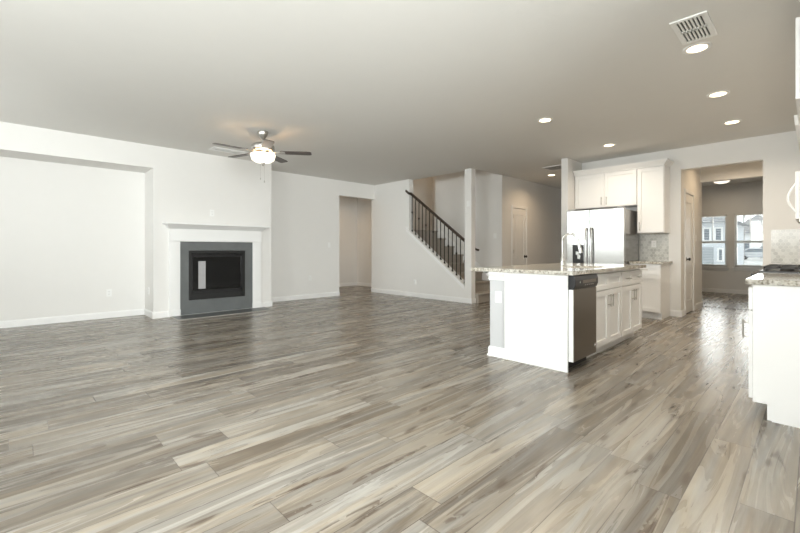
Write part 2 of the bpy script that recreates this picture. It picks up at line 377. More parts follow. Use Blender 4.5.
wn = struct('window_5', f, M['vinyl'], 'wide window added in the unseen side wall of the breakfast area', 'window')
obj('glass', B().box(1.463, 1.467, SWY0 + 0.05, SWY1 - 0.05, SWZ0 + 0.05, SWZ1 - 0.05), M['glass'], wn)
# vestibule and dining room
VD0, VD1, VDZ = 8.11, 8.72, 2.05
wv = B()
wv.box(DX0 - 0.12, DX0, YK + 0.12, VD0, 0, H).box(DX0 - 0.12, DX0, VD1, 9.39, 0, H).box(DX0 - 0.12, DX0, VD0, VD1, VDZ, H)
wv.box(-0.25, -0.13, YK + 0.12, 9.39, 0, H)
wv.box(-3.083, DX0, 9.39, 9.55, 0, H).box(-0.3, 1.6, 9.39, 9.55, 0, H).box(DX0, -0.3, 9.39, 9.55, 2.377, H)
struct('wall_vestibule', wv, M['wall'], 'beige walls of the small lobby beyond the kitchen doorway', 'wall')
YF = 12.9
WIN = [(-2.11, -1.54), (-1.385, -0.805)]; WZ0, WZ1 = 0.66, 1.985
wf = B()
wf.box(-3.083, WIN[0][0], YF, YF + 0.14, 0, H).box(WIN[0][1], WIN[1][0], YF, YF + 0.14, 0, H).box(WIN[1][1], 1.6, YF, YF + 0.14, 0, H)
for a, b_ in WIN: wf.box(a, b_, YF, YF + 0.14, 0, WZ0).box(a, b_, YF, YF + 0.14, WZ1, H)
wf.box(-3.2, -3.083, 9.39, YF, 0, H).box(1.6, 1.72, 9.39, YF, 0, H)
struct('wall_dining', wf, M['wall'], 'shaded greige far wall around the two windows', 'wall')
# unseen wall behind the camera; its windows are added to light the room
wr = B()
ops = [(-6.95, -4.25, 1.55, 2.6), (-3.45, -0.05, 1.2, 2.66)]  # added openings, set high so the refrigerator top reflects them
wr.box(-8.0, -6.95, YREAR - 0.12, YREAR, 0, H).box(-4.25, -3.45, YREAR - 0.12, YREAR, 0, H).box(-0.05, 1.52, YREAR - 0.12, YREAR, 0, H)
for a, b_, z0, z1 in ops: wr.box(a, b_, YREAR - 0.12, YREAR, 0, z0).box(a, b_, YREAR - 0.12, YREAR, z1, H)
struct('wall_rear', wr, M['wall'], 'wall behind the viewer with two added wide windows', 'wall')
for i, (a, b_, z0, z1) in enumerate(ops):
    f = B(); n_ = 3 if i == 0 else 4
    f.box(a, b_, YREAR - 0.09, YREAR - 0.04, z0, z0 + 0.05).box(a, b_, YREAR - 0.09, YREAR - 0.04, z1 - 0.05, z1)
    for k in range(n_ + 1):
        x = a + (b_ - a) * k / n_; x0 = min(max(x - 0.03, a), b_ - 0.06); f.box(x0, x0 + 0.06, YREAR - 0.09, YREAR - 0.04, z0 + 0.05, z1 - 0.05)
    wn = struct(('window_3', 'window_4')[i], f, M['vinyl'], ('added triple window in the unseen wall behind the viewer', 'added wide tall window in the unseen wall behind the viewer')[i], 'window')
    obj('glass', B().box(a + 0.05, b_ - 0.05, YREAR - 0.067, YREAR - 0.063, z0 + 0.05, z1 - 0.05), M['glass'], wn)

# ------------------------------------------------------------------ baseboards and trim
BH, BT = 0.10, 0.014
def bb(name, segs, label):
    b = B()
    for T, u0, u1 in segs:
        b.T = T; b.box(u0, u1, 0, BT, 0, BH - 0.018); 
        lo = (u0, u1, 0, BT); v = b.bm
        b.frustum((u0, u1, 0.0, BT), (u0, u1, 0.0, BT * 0.45), BH - 0.018, BH)
    struct(name, b, M['trim'], label, 'baseboard')
bb('baseboard_left', [(FX(XB), -1.35, 1.592), (FYn(1.592), XB + BT, XA)], 'white baseboard in the wide wall niche')
bb('baseboard_back', [(FX(XB), 3.574 + BT, 5.57)], 'white baseboard between chimney breast and left opening')
bb('baseboard_chimney', [(FX(XA), 1.592 - BT, 1.808), (FX(XA), 3.352, 3.574 + BT), (FYp(3.574), XB, XA)], 'white baseboard on both sides of the fireplace')
bb('baseboard_stair', [(FYn(YC), XB - 0.12, PX1 + BT), (FX(PX1), YC, YC + 0.133)], 'white baseboard along the stair wall')
bb('baseboard_passage', [(FX(-9.74), 5.0, 7.569), (FYn(7.569), -9.74 + BT, -7.97)], 'white baseboard in the passage beyond the left opening')
bb('baseboard_hall', [(FX(-4.784), 7.737 + 0.01, HD0 - 0.07), (FX(-4.784), HD1 + 0.07, 10.9), (FYn(10.9), -4.77, -3.2)], 'white baseboard along the hall wall')
bb('baseboard_kitchen', [(FYn(YK), -1.655 + 0.001, DX0 + BT), (FX(DX0), YK, YK + 0.12)], 'white baseboard between base cabinet and kitchen doorway')
bb('baseboard_vestibule', [(FX(DX0), VD1 + 0.07, 9.39 + 0.16), (FX(DX0), YK + 0.12, VD0 - 0.07), (FXn(-0.25), YK + 0.13, 9.38)], 'white baseboard in the lobby beyond the kitchen')
bb('baseboard_dining', [(FYn(YF), -3.083, 1.6)], 'white baseboard under the dining room windows')
struct('trim_1', B().box(DX0 + 0.014, -0.31, 9.53, 9.575, 0.0, 0.006), M['strip'], 'dark strip across the floor at the dining room threshold', 'floor strip')
# sloped cap under the balusters
cp = B(); x0, x1 = -6.70, PX0 - 0.002
cp.prism([(x0, capz(x0)), (x1, capz(x1)), (x1, capz(x1) + 0.03), (x0, capz(x0) + 0.03)], fy, YC - 0.022, YC + 0.15)
cp.prism([(x0 + 0.01, capz(x0 + .01) - 0.07), (x1, capz(x1) - 0.07), (x1, capz(x1)), (x0 + 0.01, capz(x0 + .01))], fy, YC - 0.012, YC)
struct('trim_2', cp, M['trim'], 'white sloped cap on the stair wall under the balusters', 'trim', bev=0.004)

# ------------------------------------------------------------------ doors
def door_leaf(T, u0, u1, z1, panels):
    b = B(T); z0 = 0.012
    b.box(u0, u1, -0.045, -0.012, z0, z1)
    st = 0.10; rails = [z0] + [v for p in panels for v in p] + [z1]
    b.box(u0, u0 + st, -0.012, 0, z0, z1).box(u1 - st, u1, -0.012, 0, z0, z1)
    for k in range(0, len(rails), 2): b.box(u0 + st, u1 - st, -0.012, 0, rails[k], rails[k + 1])
    for a, c_ in panels: b.frustum_panel = None; b.box(u0 + st + 0.03, u1 - st - 0.03, -0.012, -0.004, a + 0.03, c_ - 0.03)
    return b
def casing(T, u0, u1, z1, w_=0.062, jam=0.115):
    b = B(T)
    b.box(u0 - w_, u0, 0, 0.016, 0, z1 + w_).box(u1, u1 + w_, 0, 0.016, 0, z1 + w_).box(u0, u1, 0, 0.016, z1, z1 + w_)
    b.box(u0 - 0.001, u0 + 0.006, -jam, 0, 0, z1).box(u1 - 0.006, u1 + 0.001, -jam, 0, 0, z1).box(u0, u1, -jam, 0, z1 - 0.006, z1)
    return b
def knob(T, u, z, parent, flip=1):
    k = B(); k.cyl(T(u, 0, z), T(u, 0.008, z), 0.032, 20); k.cyl(T(u, 0.008, z), T(u, 0.035, z), 0.011, 12)
    k.tube([T(u, 0.033, z), T(u, 0.04, z), T(u, 0.055, z), T(u, 0.064, z)], [0.016, 0.027, 0.027, 0.014], 18)
    return obj('door_knob', k, M['iron'], parent)
T = FX(-4.784)
d2 = struct('door_2', door_leaf(T, HD0 + 0.008, HD1 - 0.008, HDZ - 0.01, [(0.22, 0.70), (0.86, 1.90)]), M['trim'], 'white two-panel hall door right of the staircase', 'door')
obj('door_frame', casing(T, HD0, HD1, HDZ), M['trim'], d2, bev=0.003); knob(T, HD1 - 0.075, 0.93, d2)
hg = B()
for z in (0.25, 1.05, 1.85): hg.cyl(T(HD0 + 0.012, 0.004, z - 0.045), T(HD0 + 0.012, 0.004, z + 0.045), 0.008, 8)
obj('hinge', hg, M['iron'], d2)
T = FX(DX0)
d1 = struct('door_1', door_leaf(T, VD0 + 0.008, VD1 - 0.008, VDZ - 0.01, [(0.22, 0.70), (0.86, 1.90)]), M['trim'], 'white door with dark knob in the lobby beyond the kitchen', 'door')
obj('door_frame', casing(T, VD0, VD1, VDZ), M['trim'], d1, bev=0.003); knob(T, VD0 + 0.075, 0.93, d1)

# ------------------------------------------------------------------ dining room windows and blinds
for i, (a, b_) in enumerate(WIN):
    f = B(); y0, y1 = YF + 0.05, YF + 0.10; zm = 1.285
    f.box(a, b_, y0, y1, WZ0, WZ0 + 0.05).box(a, b_, y0, y1, WZ1 - 0.04, WZ1).box(a, a + 0.04, y0, y1, WZ0, WZ1).box(b_ - 0.04, b_, y0, y1, WZ0, WZ1)
    f.box(a + 0.04, b_ - 0.04, y0 + 0.005, y1 - 0.005, zm - 0.028, zm + 0.028)
    f.box((a + b_) / 2 - 0.011, (a + b_) / 2 + 0.011, y0 + 0.015, y1 - 0.015, zm + 0.028, WZ1 - 0.04)
    wn = struct('window_%d' % (i + 1), f, M['vinyl'], ('dining room window nearer the lobby door, house outside', 'dining room window nearer the range, car outside')[i], 'window')
    obj('glass', B().box(a + 0.04, b_ - 0.04, y0 + 0.022, y0 + 0.026, WZ0 + 0.05, WZ1 - 0.04), M['glass'], wn)
    s = B().box(a - 0.05, b_ + 0.05, YF - 0.045, YF + 0.05, WZ0 - 0.025, WZ0); s.box(a - 0.03, b_ + 0.03, YF - 0.014, YF, WZ0 - 0.085, WZ0 - 0.025)
    obj('window_sill', s, M['trim'], wn, bev=0.003)
    bl = thing('window_blind', ('open white slat blind in the window facing the house', 'open white slat blind in the window facing the car')[i], 'window blind', ((a + b_) / 2, YF + 0.02, WZ0), 'blinds in the dining room windows')
    obj('headrail', B().box(a + 0.005, b_ - 0.005, YF + 0.0, YF + 0.045, WZ1 - 0.05, WZ1 - 0.002), M['blind'], bl, bev=0.003)
    sl = B(); z = WZ0 + 0.075
    while z < WZ1 - 0.06: sl.box(a + 0.008, b_ - 0.008, YF + 0.0, YF + 0.044, z, z + 0.0045); z += 0.042
    obj('slats', sl, M['blind'], bl)
    obj('bottom_rail', B().box(a + 0.008, b_ - 0.008, YF + 0.0, YF + 0.044, WZ0 + 0.035, WZ0 + 0.055), M['blind'], bl, bev=0.003)

# ------------------------------------------------------------------ staircase and railing
RI, TR, X1 = 0.196, 0.272, -4.755
st = thing('staircase', 'carpeted grey-brown staircase climbing behind the dark railing', 'staircase', (X1, 7.27, 0))
for k in range(8):
    xa = X1 - k * TR; z = (k + 1) * RI; last = (k == 7)
    xe = xa - TR if not last else -7.845
    b = B(); b.box(xe + (0.0 if not last else 0.0), xa, 6.803, 7.734, max(0, z - RI - 0.10), z - 0.032)
    b.box(xe, xa + 0.028, 6.803, 7.734, z - 0.032, z)
    if last: b.box(-7.845, -6.735, 7.734, 8.895, z - 0.2, z)
    obj('landing' if last else 'step', b, M['carpet'], st, bev=0.010)
sk = B(); za = lambda x: RI * (1 + (X1 - x) / TR)
sk.prism([(-6.6, za(-6.6) - 0.25), (X1 + 0.1, 0.0), (X1 + 0.22, 0.0), (X1 + 0.22, 0.10), (X1 + 0.1, za(X1 + .1) + 0.10), (-6.6, za(-6.6) + 0.10)], fy, 7.722, 7.7365)
obj('skirt_board', sk, M['trim'], st)
rl = thing('stair_railing', 'dark stair railing with iron balusters on the sloped wall cap', 'railing', (-5.8, YC + 0.06, capz(-5.8)))
def railz(x): return 1.25 + (x + 5.0) * -0.724
yr = YC + 0.062
hr = B(); prof = [(-0.031, -0.03), (0.031, -0.03), (0.034, 0.0), (0.024, 0.03), (-0.024, 0.03), (-0.034, 0.0)]
xa, xb = -6.70, PX0
hr.prism(prof, lambda p, q, t: Vector((t, yr + p, railz(t) + q)), xa, xb)
obj('handrail', hr, M['darkwood'], rl, bev=0.004)
obj('rail_end', B().prism(prof, lambda p, q, t: Vector((t, YC + 0.005 + p, railz(t) + q)), -6.70, -6.598), M['darkwood'], rl, bev=0.004)
NB = 15
for k in range(NB):
    x = -6.56 + (PX0 - 0.045 + 6.56) * k / (NB - 1)
    zb, zt = capz(x) + 0.028, railz(x) - 0.025
    b = B(); hw = 0.0075
    b.box(x - hw, x + hw, yr - hw, yr + hw, zb, zt)
    b.frustum((x - 0.017, x + 0.017, yr - 0.017, yr + 0.017), (x - 0.011, x + 0.011, yr - 0.011, yr + 0.011), zb - 0.010, zb + 0.035)
    if k % 2 == 0:
        zk = (zb + zt) / 2 + 0.03
        b.lathe([(0.006, zk - 0.035), (0.018, zk - 0.015), (0.022, zk), (0.018, zk + 0.015), (0.006, zk + 0.035)], (x, yr), 12)
    obj('baluster', b, M['iron'], rl)
hr2 = thing('wall_handrail', 'short dark handrail end on the back of the stair wall post', 'handrail', (-4.9, 6.86, 1.05))
obj('rail', B().tube([(-4.99, 6.865, 1.20), (-4.86, 6.865, 1.10), (-4.81, 6.865, 1.085), (-4.79, 6.865, 1.085)], 0.022, 12), M['darkwood'], hr2)
obj('bracket', B().tube([(-4.92, 6.80, 1.08), (-4.92, 6.85, 1.08), (-4.92, 6.865, 1.135)], 0.008, 8), M['iron'], hr2)

# ------------------------------------------------------------------ fireplace
T = FX(XA)
mt = thing('fireplace_mantel', 'white painted fireplace mantel with a projecting shelf', 'mantel', (XA, 2.58, 0))
sh = B(T); sh.box(1.715, 3.455, 0, 0.205, 1.500, 1.528); obj('shelf', sh, M['trim'], mt, bev=0.005)
cm = B(T); cm.frustum((1.79, 3.37, 0, 0.06), (1.752, 3.412, 0, 0.17), 1.435, 1.500); obj('crown_moulding', cm, M['trim'], mt, bev=0.004)
fr = B(T); fr.box(1.808, 3.352, 0, 0.045, 1.226, 1.440).box(1.80, 3.36, 0.0, 0.056, 1.236, 1.252); obj('frieze', fr, M['trim'], mt, bev=0.003)
for a, b_ in ((1.808, 1.968), (3.192, 3.352)):
    lg = B(T); lg.box(a, b_, 0, 0.04, 0.0, 1.226).box(a + 0.018, b_ - 0.018, 0.04, 0.046, 0.14, 1.19).box(a - 0.004, b_ + 0.004, 0.0, 0.05, 0.0, 0.11)
    obj('leg', lg, M['trim'], mt, bev=0.003)
fs = thing('fireplace_surround', 'grey slate slab framing the firebox', 'fireplace surround', (XA, 2.58, 0))
sb = B(T); sb.box(1.968, 2.102, 0, 0.02, 0.012, 1.226).box(3.053, 3.192, 0, 0.02, 0.012, 1.226).box(2.102, 3.053, 0, 0.02, 1.078, 1.226).box(2.102, 3.053, 0, 0.02, 0.012, 0.242)
obj('slate_slab', sb, M['slate'], fs)
fi = thing('fireplace_insert', 'black gas fireplace insert with a glass front', 'fireplace', (XA, 2.58, 0.24))
ib = B(T); ib.box(2.104, 3.051, -0.40, -0.36, 0.244, 1.076).box(2.104, 2.15, -0.36, 0.024, 0.244, 1.076).box(3.005, 3.051, -0.36, 0.024, 0.244, 1.076)
ib.box(2.15, 3.005, -0.36, 0.024, 1.03, 1.076).box(2.15, 3.005, -0.36, 0.012, 0.244, 0.36)
obj('firebox', ib, M['matte_black'], fi, bev=0.002)
gf = B(T); gf.box(2.15, 2.172, -0.012, 0.010, 0.36, 1.0).box(2.983, 3.005, -0.012, 0.010, 0.36, 1.0).box(2.15, 3.005, -0.012, 0.010, 0.965, 1.005).box(2.15, 3.005, -0.012, 0.010, 0.36, 0.40)
obj('glass_frame', gf, M['black'], fi, bev=0.002)
obj('glass', B(T).box(2.172, 2.983, -0.010, -0.004, 0.40, 0.965), M['fireglass'], fi)
lv = B(T); lv.box(2.15, 3.005, -0.03, 0.006, 1.012, 1.024); obj('louvre', lv, M['black'], fi)
sk_ = B(T); sk_.box(2.26, 2.375, -0.004, -0.0025, 0.425, 0.895); o = obj('sticker', sk_, M['paper'], fi); o['label'] = 'tall pale paper sticker on the glass'
he = thing('hearth', 'low dark slate hearth slab in front of the fireplace', 'hearth', (XA + 0.22, 2.58, 0))
obj('hearth_slab', B().box(XA + 0.051, -6.815, 1.83, 3.40, 0.0, 0.010), M['hearth'], he)
et = B(); et.box(-6.815, -6.80, 1.815, 3.415, 0, 0.011).box(XA + 0.055, -6.815, 1.815, 1.83, 0, 0.011).box(XA + 0.055, -6.815, 3.40, 3.415, 0, 0.011)
obj('edge_trim', et, M['edge'], he)

# ------------------------------------------------------------------ ceiling fan
FC = (-5.346, 2.503)
fan = thing('ceiling_fan', 'brushed nickel ceiling fan with five dark blades and lit bowl', 'ceiling fan', (FC[0], FC[1], 2.27))
obj('canopy', B().lathe([(0, H), (0.070, H), (0.072, H - 0.02), (0.060, H - 0.06), (0.030, H - 0.10), (0.016, H - 0.115), (0, H - 0.115)], FC), M['nickel'], fan)
obj('downrod', B().cyl((*FC, 2.56), (*FC, 2.64), 0.013), M['nickel'], fan)
obj('motor_housing', B().lathe([(0, 2.575), (0.03, 2.575), (0.05, 2.562), (0.135, 2.553), (0.155, 2.535), (0.158, 2.49), (0.150, 2.475), (0.12, 2.462), (0.10, 2.455), (0, 2.455)], FC), M['nickel'], fan)
obj('light_fitter', B().lathe([(0, 2.455), (0.085, 2.455), (0.10, 2.44), (0.10, 2.434), (0, 2.434)], FC), M['nickel'], fan)
bo = B().lathe([(0.160, 2.422), (0.168, 2.418), (0.164, 2.39), (0.150, 2.345), (0.105, 2.312), (0.03, 2.300), (0, 2.300)], FC)
bowl = obj('light_bowl', bo, M['bowl'], fan)
for k in range(3):
    a = k * 2 * PI / 3 + 0.3
    obj('bowl_arm', B().tube([(FC[0] + 0.09 * math.cos(a), FC[1] + 0.09 * math.sin(a), 2.445), (FC[0] + 0.17 * math.cos(a), FC[1] + 0.17 * math.sin(a), 2.424)], 0.006, 8), M['nickel'], fan)
obj('finial', B().lathe([(0, 2.306), (0.03, 2.304), (0.028, 2.292), (0.012, 2.28), (0.016, 2.27), (0.008, 2.26), (0, 2.258)], FC), M['nickel'], fan)
for k in range(5):
    a = rad(54 + 72 * k); ca, sa = math.cos(a), math.sin(a); pit = -math.tan(rad(7))
    def FB(r, t, z, ca=ca, sa=sa): return Vector((FC[0] + r * ca - t * sa, FC[1] + r * sa + t * ca, 2.452 + z + t * pit))
    b = B(); outline = [(0.235, -0.052), (0.40, -0.060), (0.60, -0.064), (0.648, -0.058), (0.662, -0.040), (0.662, 0.040), (0.648, 0.058), (0.60, 0.064), (0.40, 0.060), (0.235, 0.052)]
    b.prism(outline, lambda p, q, t: FB(p, q, t), -0.003, 0.004)
    bl = obj('blade', b, M['bladewood'], fan)
    b = B(); b.prism([(0.11, -0.018), (0.20, -0.014), (0.26, -0.045), (0.30, -0.03), (0.30, 0.03), (0.26, 0.045), (0.20, 0.014), (0.11, 0.018)], lambda p, q, t: FB(p, q, t), -0.009, -0.003)
    obj('blade_arm', b, M['nickel'], bl)
for dx, zl in ((-0.02, 2.10), (0.02, 2.06)):
    b = B(); cx_, cy_ = FC[0] + dx - 0.02, FC[1] + dx; b.cyl((cx_, cy_, zl), (cx_, cy_, 2.30), 0.0018, 6)
    b.lathe([(0, zl - 0.035), (0.006, zl - 0.03), (0.008, zl - 0.012), (0.003, zl), (0, zl)], (cx_, cy_), 10)
    obj('pull_chain', b, M['nickel'], fan)
for k in range(3):
    a = rad(90 + 120 * k)
    pl = bpy.data.lights.new('fan_lamp', 'POINT'); pl.energy = 1.1; pl.color = (1.0, 0.66, 0.34); pl.shadow_soft_size = 0.02
    po = bpy.data.objects.new('fan_lamp', pl); po.location = (FC[0] + 0.125 * math.cos(a), FC[1] + 0.125 * math.sin(a), 2.395); COL.objects.link(po)

# ------------------------------------------------------------------ recessed lights
def downlight(x, y, label, power, group='recessed ceiling lights', H=H, warm=(1.0, 0.87, 0.70)):
    t = thing('recessed_light', label, 'ceiling light', (x, y, H), group)
    obj('trim_ring', B().lathe([(0.070, H - 0.001), (0.070, H - 0.006), (0.088, H - 0.009), (0.098, H - 0.005), (0.098, H)], (x, y), 36), M['trim'], t)
    obj('lens', B().lathe([(0.071, H - 0.0), (0.071, H - 0.004), (0.05, H - 0.007), (0, H - 0.008)], (x, y), 36), M['lens'], t)
    l = bpy.data.lights.new('recessed_lamp', 'AREA'); l.shape = 'DISK'; l.size = 0.12; l.energy = power; l.color = warm; l.spread = rad(150)
    o = bpy.data.objects.new('recessed_lamp', l); o.location = (x, y, H - 0.012); COL.objects.link(o)
downlight(-0.669, 4.02, 'recessed ceiling light beside the white square vent', 8)
downlight(-0.712, 5.367, 'middle light of the row leading from vent to doorway', 9)
downlight(-0.743, 6.674, 'recessed light nearest the kitchen doorway', 9)
downlight(-2.382, 4.86, 'recessed light above the island', 9)
downlight(-2.252, 6.747, 'recessed light in front of the refrigerator cabinets', 9)
downlight(-4.038, 8.545, 'recessed light in the hall near the panel door', 7, warm=(1.0, 0.74, 0.48))
downlight(-0.9, 8.65, 'recessed light in the lobby beyond the kitchen doorway', 6, warm=(1.0, 0.74, 0.46))
downlight(-8.9, 6.3, 'recessed light in the passage beyond the left opening', 6, warm=(1.0, 0.72, 0.45))
fl = thing('flush_light', 'lit dome light on the dining room ceiling', 'ceiling light', (-1.50, 11.8, H))
obj('light_base', B().lathe([(0, H), (0.17, H), (0.175, H - 0.02), (0.165, H - 0.03), (0, H - 0.03)], (-1.50, 11.8)), M['nickel'], fl)
obj('light_dome', B().lathe([(0.160, H - 0.03), (0.155, H - 0.06), (0.12, H - 0.095), (0.06, H - 0.115), (0, H - 0.12)], (-1.50, 11.8)), M['bowl'], fl)

downlight(-7.3, 7.6, 'added, unseen recessed light on the upper ceiling brightening the stair landing', 6, H=5.2, warm=(1.0, 0.74, 0.48))  # unseen lamp put in upstairs to brighten the landing walls
dl_ = bpy.data.lights.new('dining_lamp', 'AREA'); dl_.shape = 'DISK'; dl_.size = 0.28; dl_.energy = 6; dl_.color = (1.0, 0.80, 0.56)
do_ = bpy.data.objects.new('dining_lamp', dl_); do_.location = (-1.50, 11.8, H - 0.125); COL.objects.link(do_)
# ------------------------------------------------------------------ vents
def vent(name, label, x0, x1, y0, y1, cols, rows, dark, brd=0.03):
    t = thing(name, label, 'ceiling vent', ((x0 + x1) / 2, (y0 + y1) / 2, H), 'ceiling vents')
    f = B(); zz0, zz1 = H - 0.012, H - 0.0005
    f.box(x0, x0 + brd, y0, y1, zz0, zz1).box(x1 - brd, x1, y0, y1, zz0, zz1).box(x0 + brd, x1 - brd, y0, y0 + brd, zz0, zz1).box(x0 + brd, x1 - brd, y1 - brd, y1, zz0, zz1)
    obj('vent_frame', f, M['plate'], t, bev=0.003)
    obj('duct_backing', B().box(x0 + brd * .9, x1 - brd * .9, y0 + brd * .9, y1 - brd * .9, H - 0.003, H - 0.0005), M['ventdark'], t)
    g = B(); ix0, ix1, iy0, iy1 = x0 + brd, x1 - brd, y0 + brd, y1 - brd
    for r in range(1, rows): yy = iy0 + (iy1 - iy0) * r / rows; g.box(ix0, ix1, yy - 0.012, yy + 0.012, H - 0.012, H - 0.003)
    for k in range(cols + 1):
        xx = ix0 + (ix1 - ix0) * k / cols; wv_ = (ix1 - ix0) / cols * dark
        g.box(max(ix0, xx - wv_), min(ix1, xx + wv_), iy0, iy1, H - 0.012, H - 0.003)
    obj('louvres', g, M['plate'], t)
vent('ceiling_vent', 'white square vent with two rows of louvres above the range aisle', -0.735, -0.515, 3.43, 3.86, 7, 2, 0.27)
vent('ceiling_vent', 'long white vent near the chimney breast behind the fan', -6.90, -6.66, 2.30, 2.85, 3, 1, 0.05, 0.07)
vent('ceiling_vent', 'dark return vent on the hall ceiling beside the kitchen wall', -3.80, -3.36, 7.62, 8.06, 10, 1, 0.10, 0.025)

# ------------------------------------------------------------------ outlets and switches
def outlet(T, u, z, label, group=None):
    p = T(u, 0, z); t = thing('wall_outlet', label, 'outlet', p, group)
    obj('cover_plate', B(T).box(u - 0.036, u + 0.036, 0, 0.005, z - 0.058, z + 0.058), M['plate'], t, bev=0.0015)
    for dz in (0.02, -0.02):
        s = obj('socket', B(T).box(u - 0.017, u + 0.017, 0.005, 0.0075, z + dz - 0.014, z + dz + 0.014), M['plate'], t, bev=0.001)
        h = B(T)
        for du in (-0.007, 0.007): h.box(u + du - 0.0015, u + du + 0.0015, 0.0075, 0.0082, z + dz - 0.005, z + dz + 0.005)
        obj('slots', h, M['black'], s)
def switch(T, u, z, label, group=None):
    t = thing('light_switch', label, 'light switch', T(u, 0, z), group)
    obj('cover_plate', B(T).box(u - 0.036, u + 0.036, 0, 0.005, z - 0.058, z + 0.058), M['plate'], t, bev=0.0015)
    obj('rocker', B(T).box(u - 0.016, u + 0.016, 0.005, 0.009, z - 0.032, z + 0.032), M['plate'], t, bev=0.002)
outlet(FX(XB), 1.10, 0.40, 'white outlet low on the back of the wide wall niche')
outlet(FYn(1.592), -7.56, 0.42, 'white outlet on the side of the niche next to the chimney')
outlet(FX(XA), 2.48, 1.729, 'white outlet just above the mantel shelf')
t = thing('blank_plate', 'blank white wall plate high above the mantel', 'wall plate', (XA, 2.648, 2.075)); obj('cover_plate', B(FX(XA)).box(2.60, 2.70, 0, 0.005, 2.03, 2.12), M['wall'], t, bev=0.0015)
switch(FX(XB), 5.28, 1.20, 'white switch on the wall before the left opening')
outlet(FX(XB), 4.775, 0.457, 'white outlet low between chimney and left opening')
outlet(FYn(YC), -6.41, 0.345, 'white outlet low on the stair wall')
switch(FYn(YC), -4.905, 2.03, 'small white plate high on the stair post')
switch(FYn(7.737), -4.962, 1.40, 'white switch on the wall beside the hall corner')
switch(FX(DX0), 8.98, 1.30, 'white switch beyond the lobby door')
outlet(FYn(YK - 0.008), -1.89, 1.188, 'white outlet on the hexagon tile by the refrigerator')

# ------------------------------------------------------------------ cabinets
def bar_pull(T, u, z, length, vertical, parent, off=0.032):
    b = B(); r = 0.0055; e = length / 2 - 0.018
    P = (lambda s, d: T(u, d, z + s)) if vertical else (lambda s, d: T(u + s, d, z))
    b.cyl(P(-length / 2, off), P(length / 2, off), r, 10)
    for s in (-e, e): b.cyl(P(s, 0.0), P(s, off), 0.0045, 8)
    return obj('handle', b, M['nickel'], parent)
def shaker(T, name, u0, u1, z0, z1, parent, rail=0.055, d0=0.0015, d1=0.021, mat_=None):
    b = B(T); m_ = mat_ or M['cab']; rail = min(rail, (z1 - z0) * 0.30)
    b.box(u0, u0 + rail, d0, d1, z0, z1).box(u1 - rail, u1, d0, d1, z0, z1)
    b.box(u0 + rail, u1 - rail, d0, d1, z0, z0 + rail).box(u0 + rail, u1 - rail, d0, d1, z1 - rail, z1)
    s = 0.010   # sloped inner edge and recessed panel
    b.box(u0 + rail, u1 - rail, d0, d1 - 0.013, z0 + rail, z1 - rail)
    return obj(name, b, m_, parent, bev=0.0012)
def base_unit(label, T, u0, u1, depth, fronts, z1=0.866, toe=0.105, group=None):
    t = thing('base_cabinet', label, 'cabinet', T((u0 + u1) / 2, -depth / 2, 0), group)
    obj('carcass', B(T).box(u0, u1, -depth, 0, toe, z1), M['cab'], t, bev=0.001)
    obj('toe_kick', B(T).box(u0 + 0.001, u1 - 0.001, -depth + 0.001, -0.07, 0, toe), M['cab'], t)
    for kind, a, b_, za_, zb_, hu, hz, hv in fronts:
        f = shaker(T, kind, a, b_, za_, zb_, t)
        if hu is not None:
            TT = lambda u, d, z, T=T: T(u, d + 0.021, z)
            bar_pull(TT, hu, hz, 0.128 if hv else 0.10, hv, f)
    return t
# island
IX = -1.523; T = FX(IX)
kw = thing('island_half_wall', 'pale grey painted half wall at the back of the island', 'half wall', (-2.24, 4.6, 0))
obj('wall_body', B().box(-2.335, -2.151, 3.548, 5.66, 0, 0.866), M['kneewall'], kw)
b = B(); b.box(-2.349, -2.151, 3.534, 3.548, 0, 0.082).box(-2.349, -2.335, 3.548, 5.66, 0, 0.082)
b.frustum((-2.349, -2.151, 3.534, 3.55), (-2.341, -2.151, 3.542, 3.55), 0.082, 0.10).frustum((-2.349, -2.335, 3.534, 5.66), (-2.341, -2.335, 3.542, 5.66), 0.082, 0.10)
b.box(-2.358, -2.151, 3.526, 3.534, 0, 0.018)
obj('baseboard', b, M['trim'], kw)
b = B(); b.box(-2.345, -2.151, 3.538, 3.548, 0.782, 0.812).frustum((-2.345, -2.151, 3.538, 3.548), (-2.372, -2.151, 3.512, 3.548), 0.812, 0.850).box(-2.372, -2.151, 3.512, 3.548, 0.850, 0.866)
b.box(-2.345, -2.335, 3.548, 5.66, 0.782, 0.812).frustum((-2.345, -2.335, 3.538, 5.66), (-2.372, -2.335, 3.512, 5.66), 0.812, 0.850).box(-2.372, -2.335, 3.512, 5.66, 0.850, 0.866)
obj('cap_moulding', b, M['trim'], kw)
ep = thing('island_end_panel', 'plain white end panel on the near side of the island', 'cabinet panel', (-1.835, 3.54, 0))
obj('panel', B().box(-2.149, IX, 3.530, 3.550, 0, 0.866), M['cab'], ep, bev=0.001)
obj('corner_trim', B().box(-2.149, -2.125, 3.522, 3.530, 0.0, 0.866), M['cab'], ep, bev=0.002)
outlet(FYn(3.548), -2.235, 0.61, 'white outlet on the end of the island half wall')
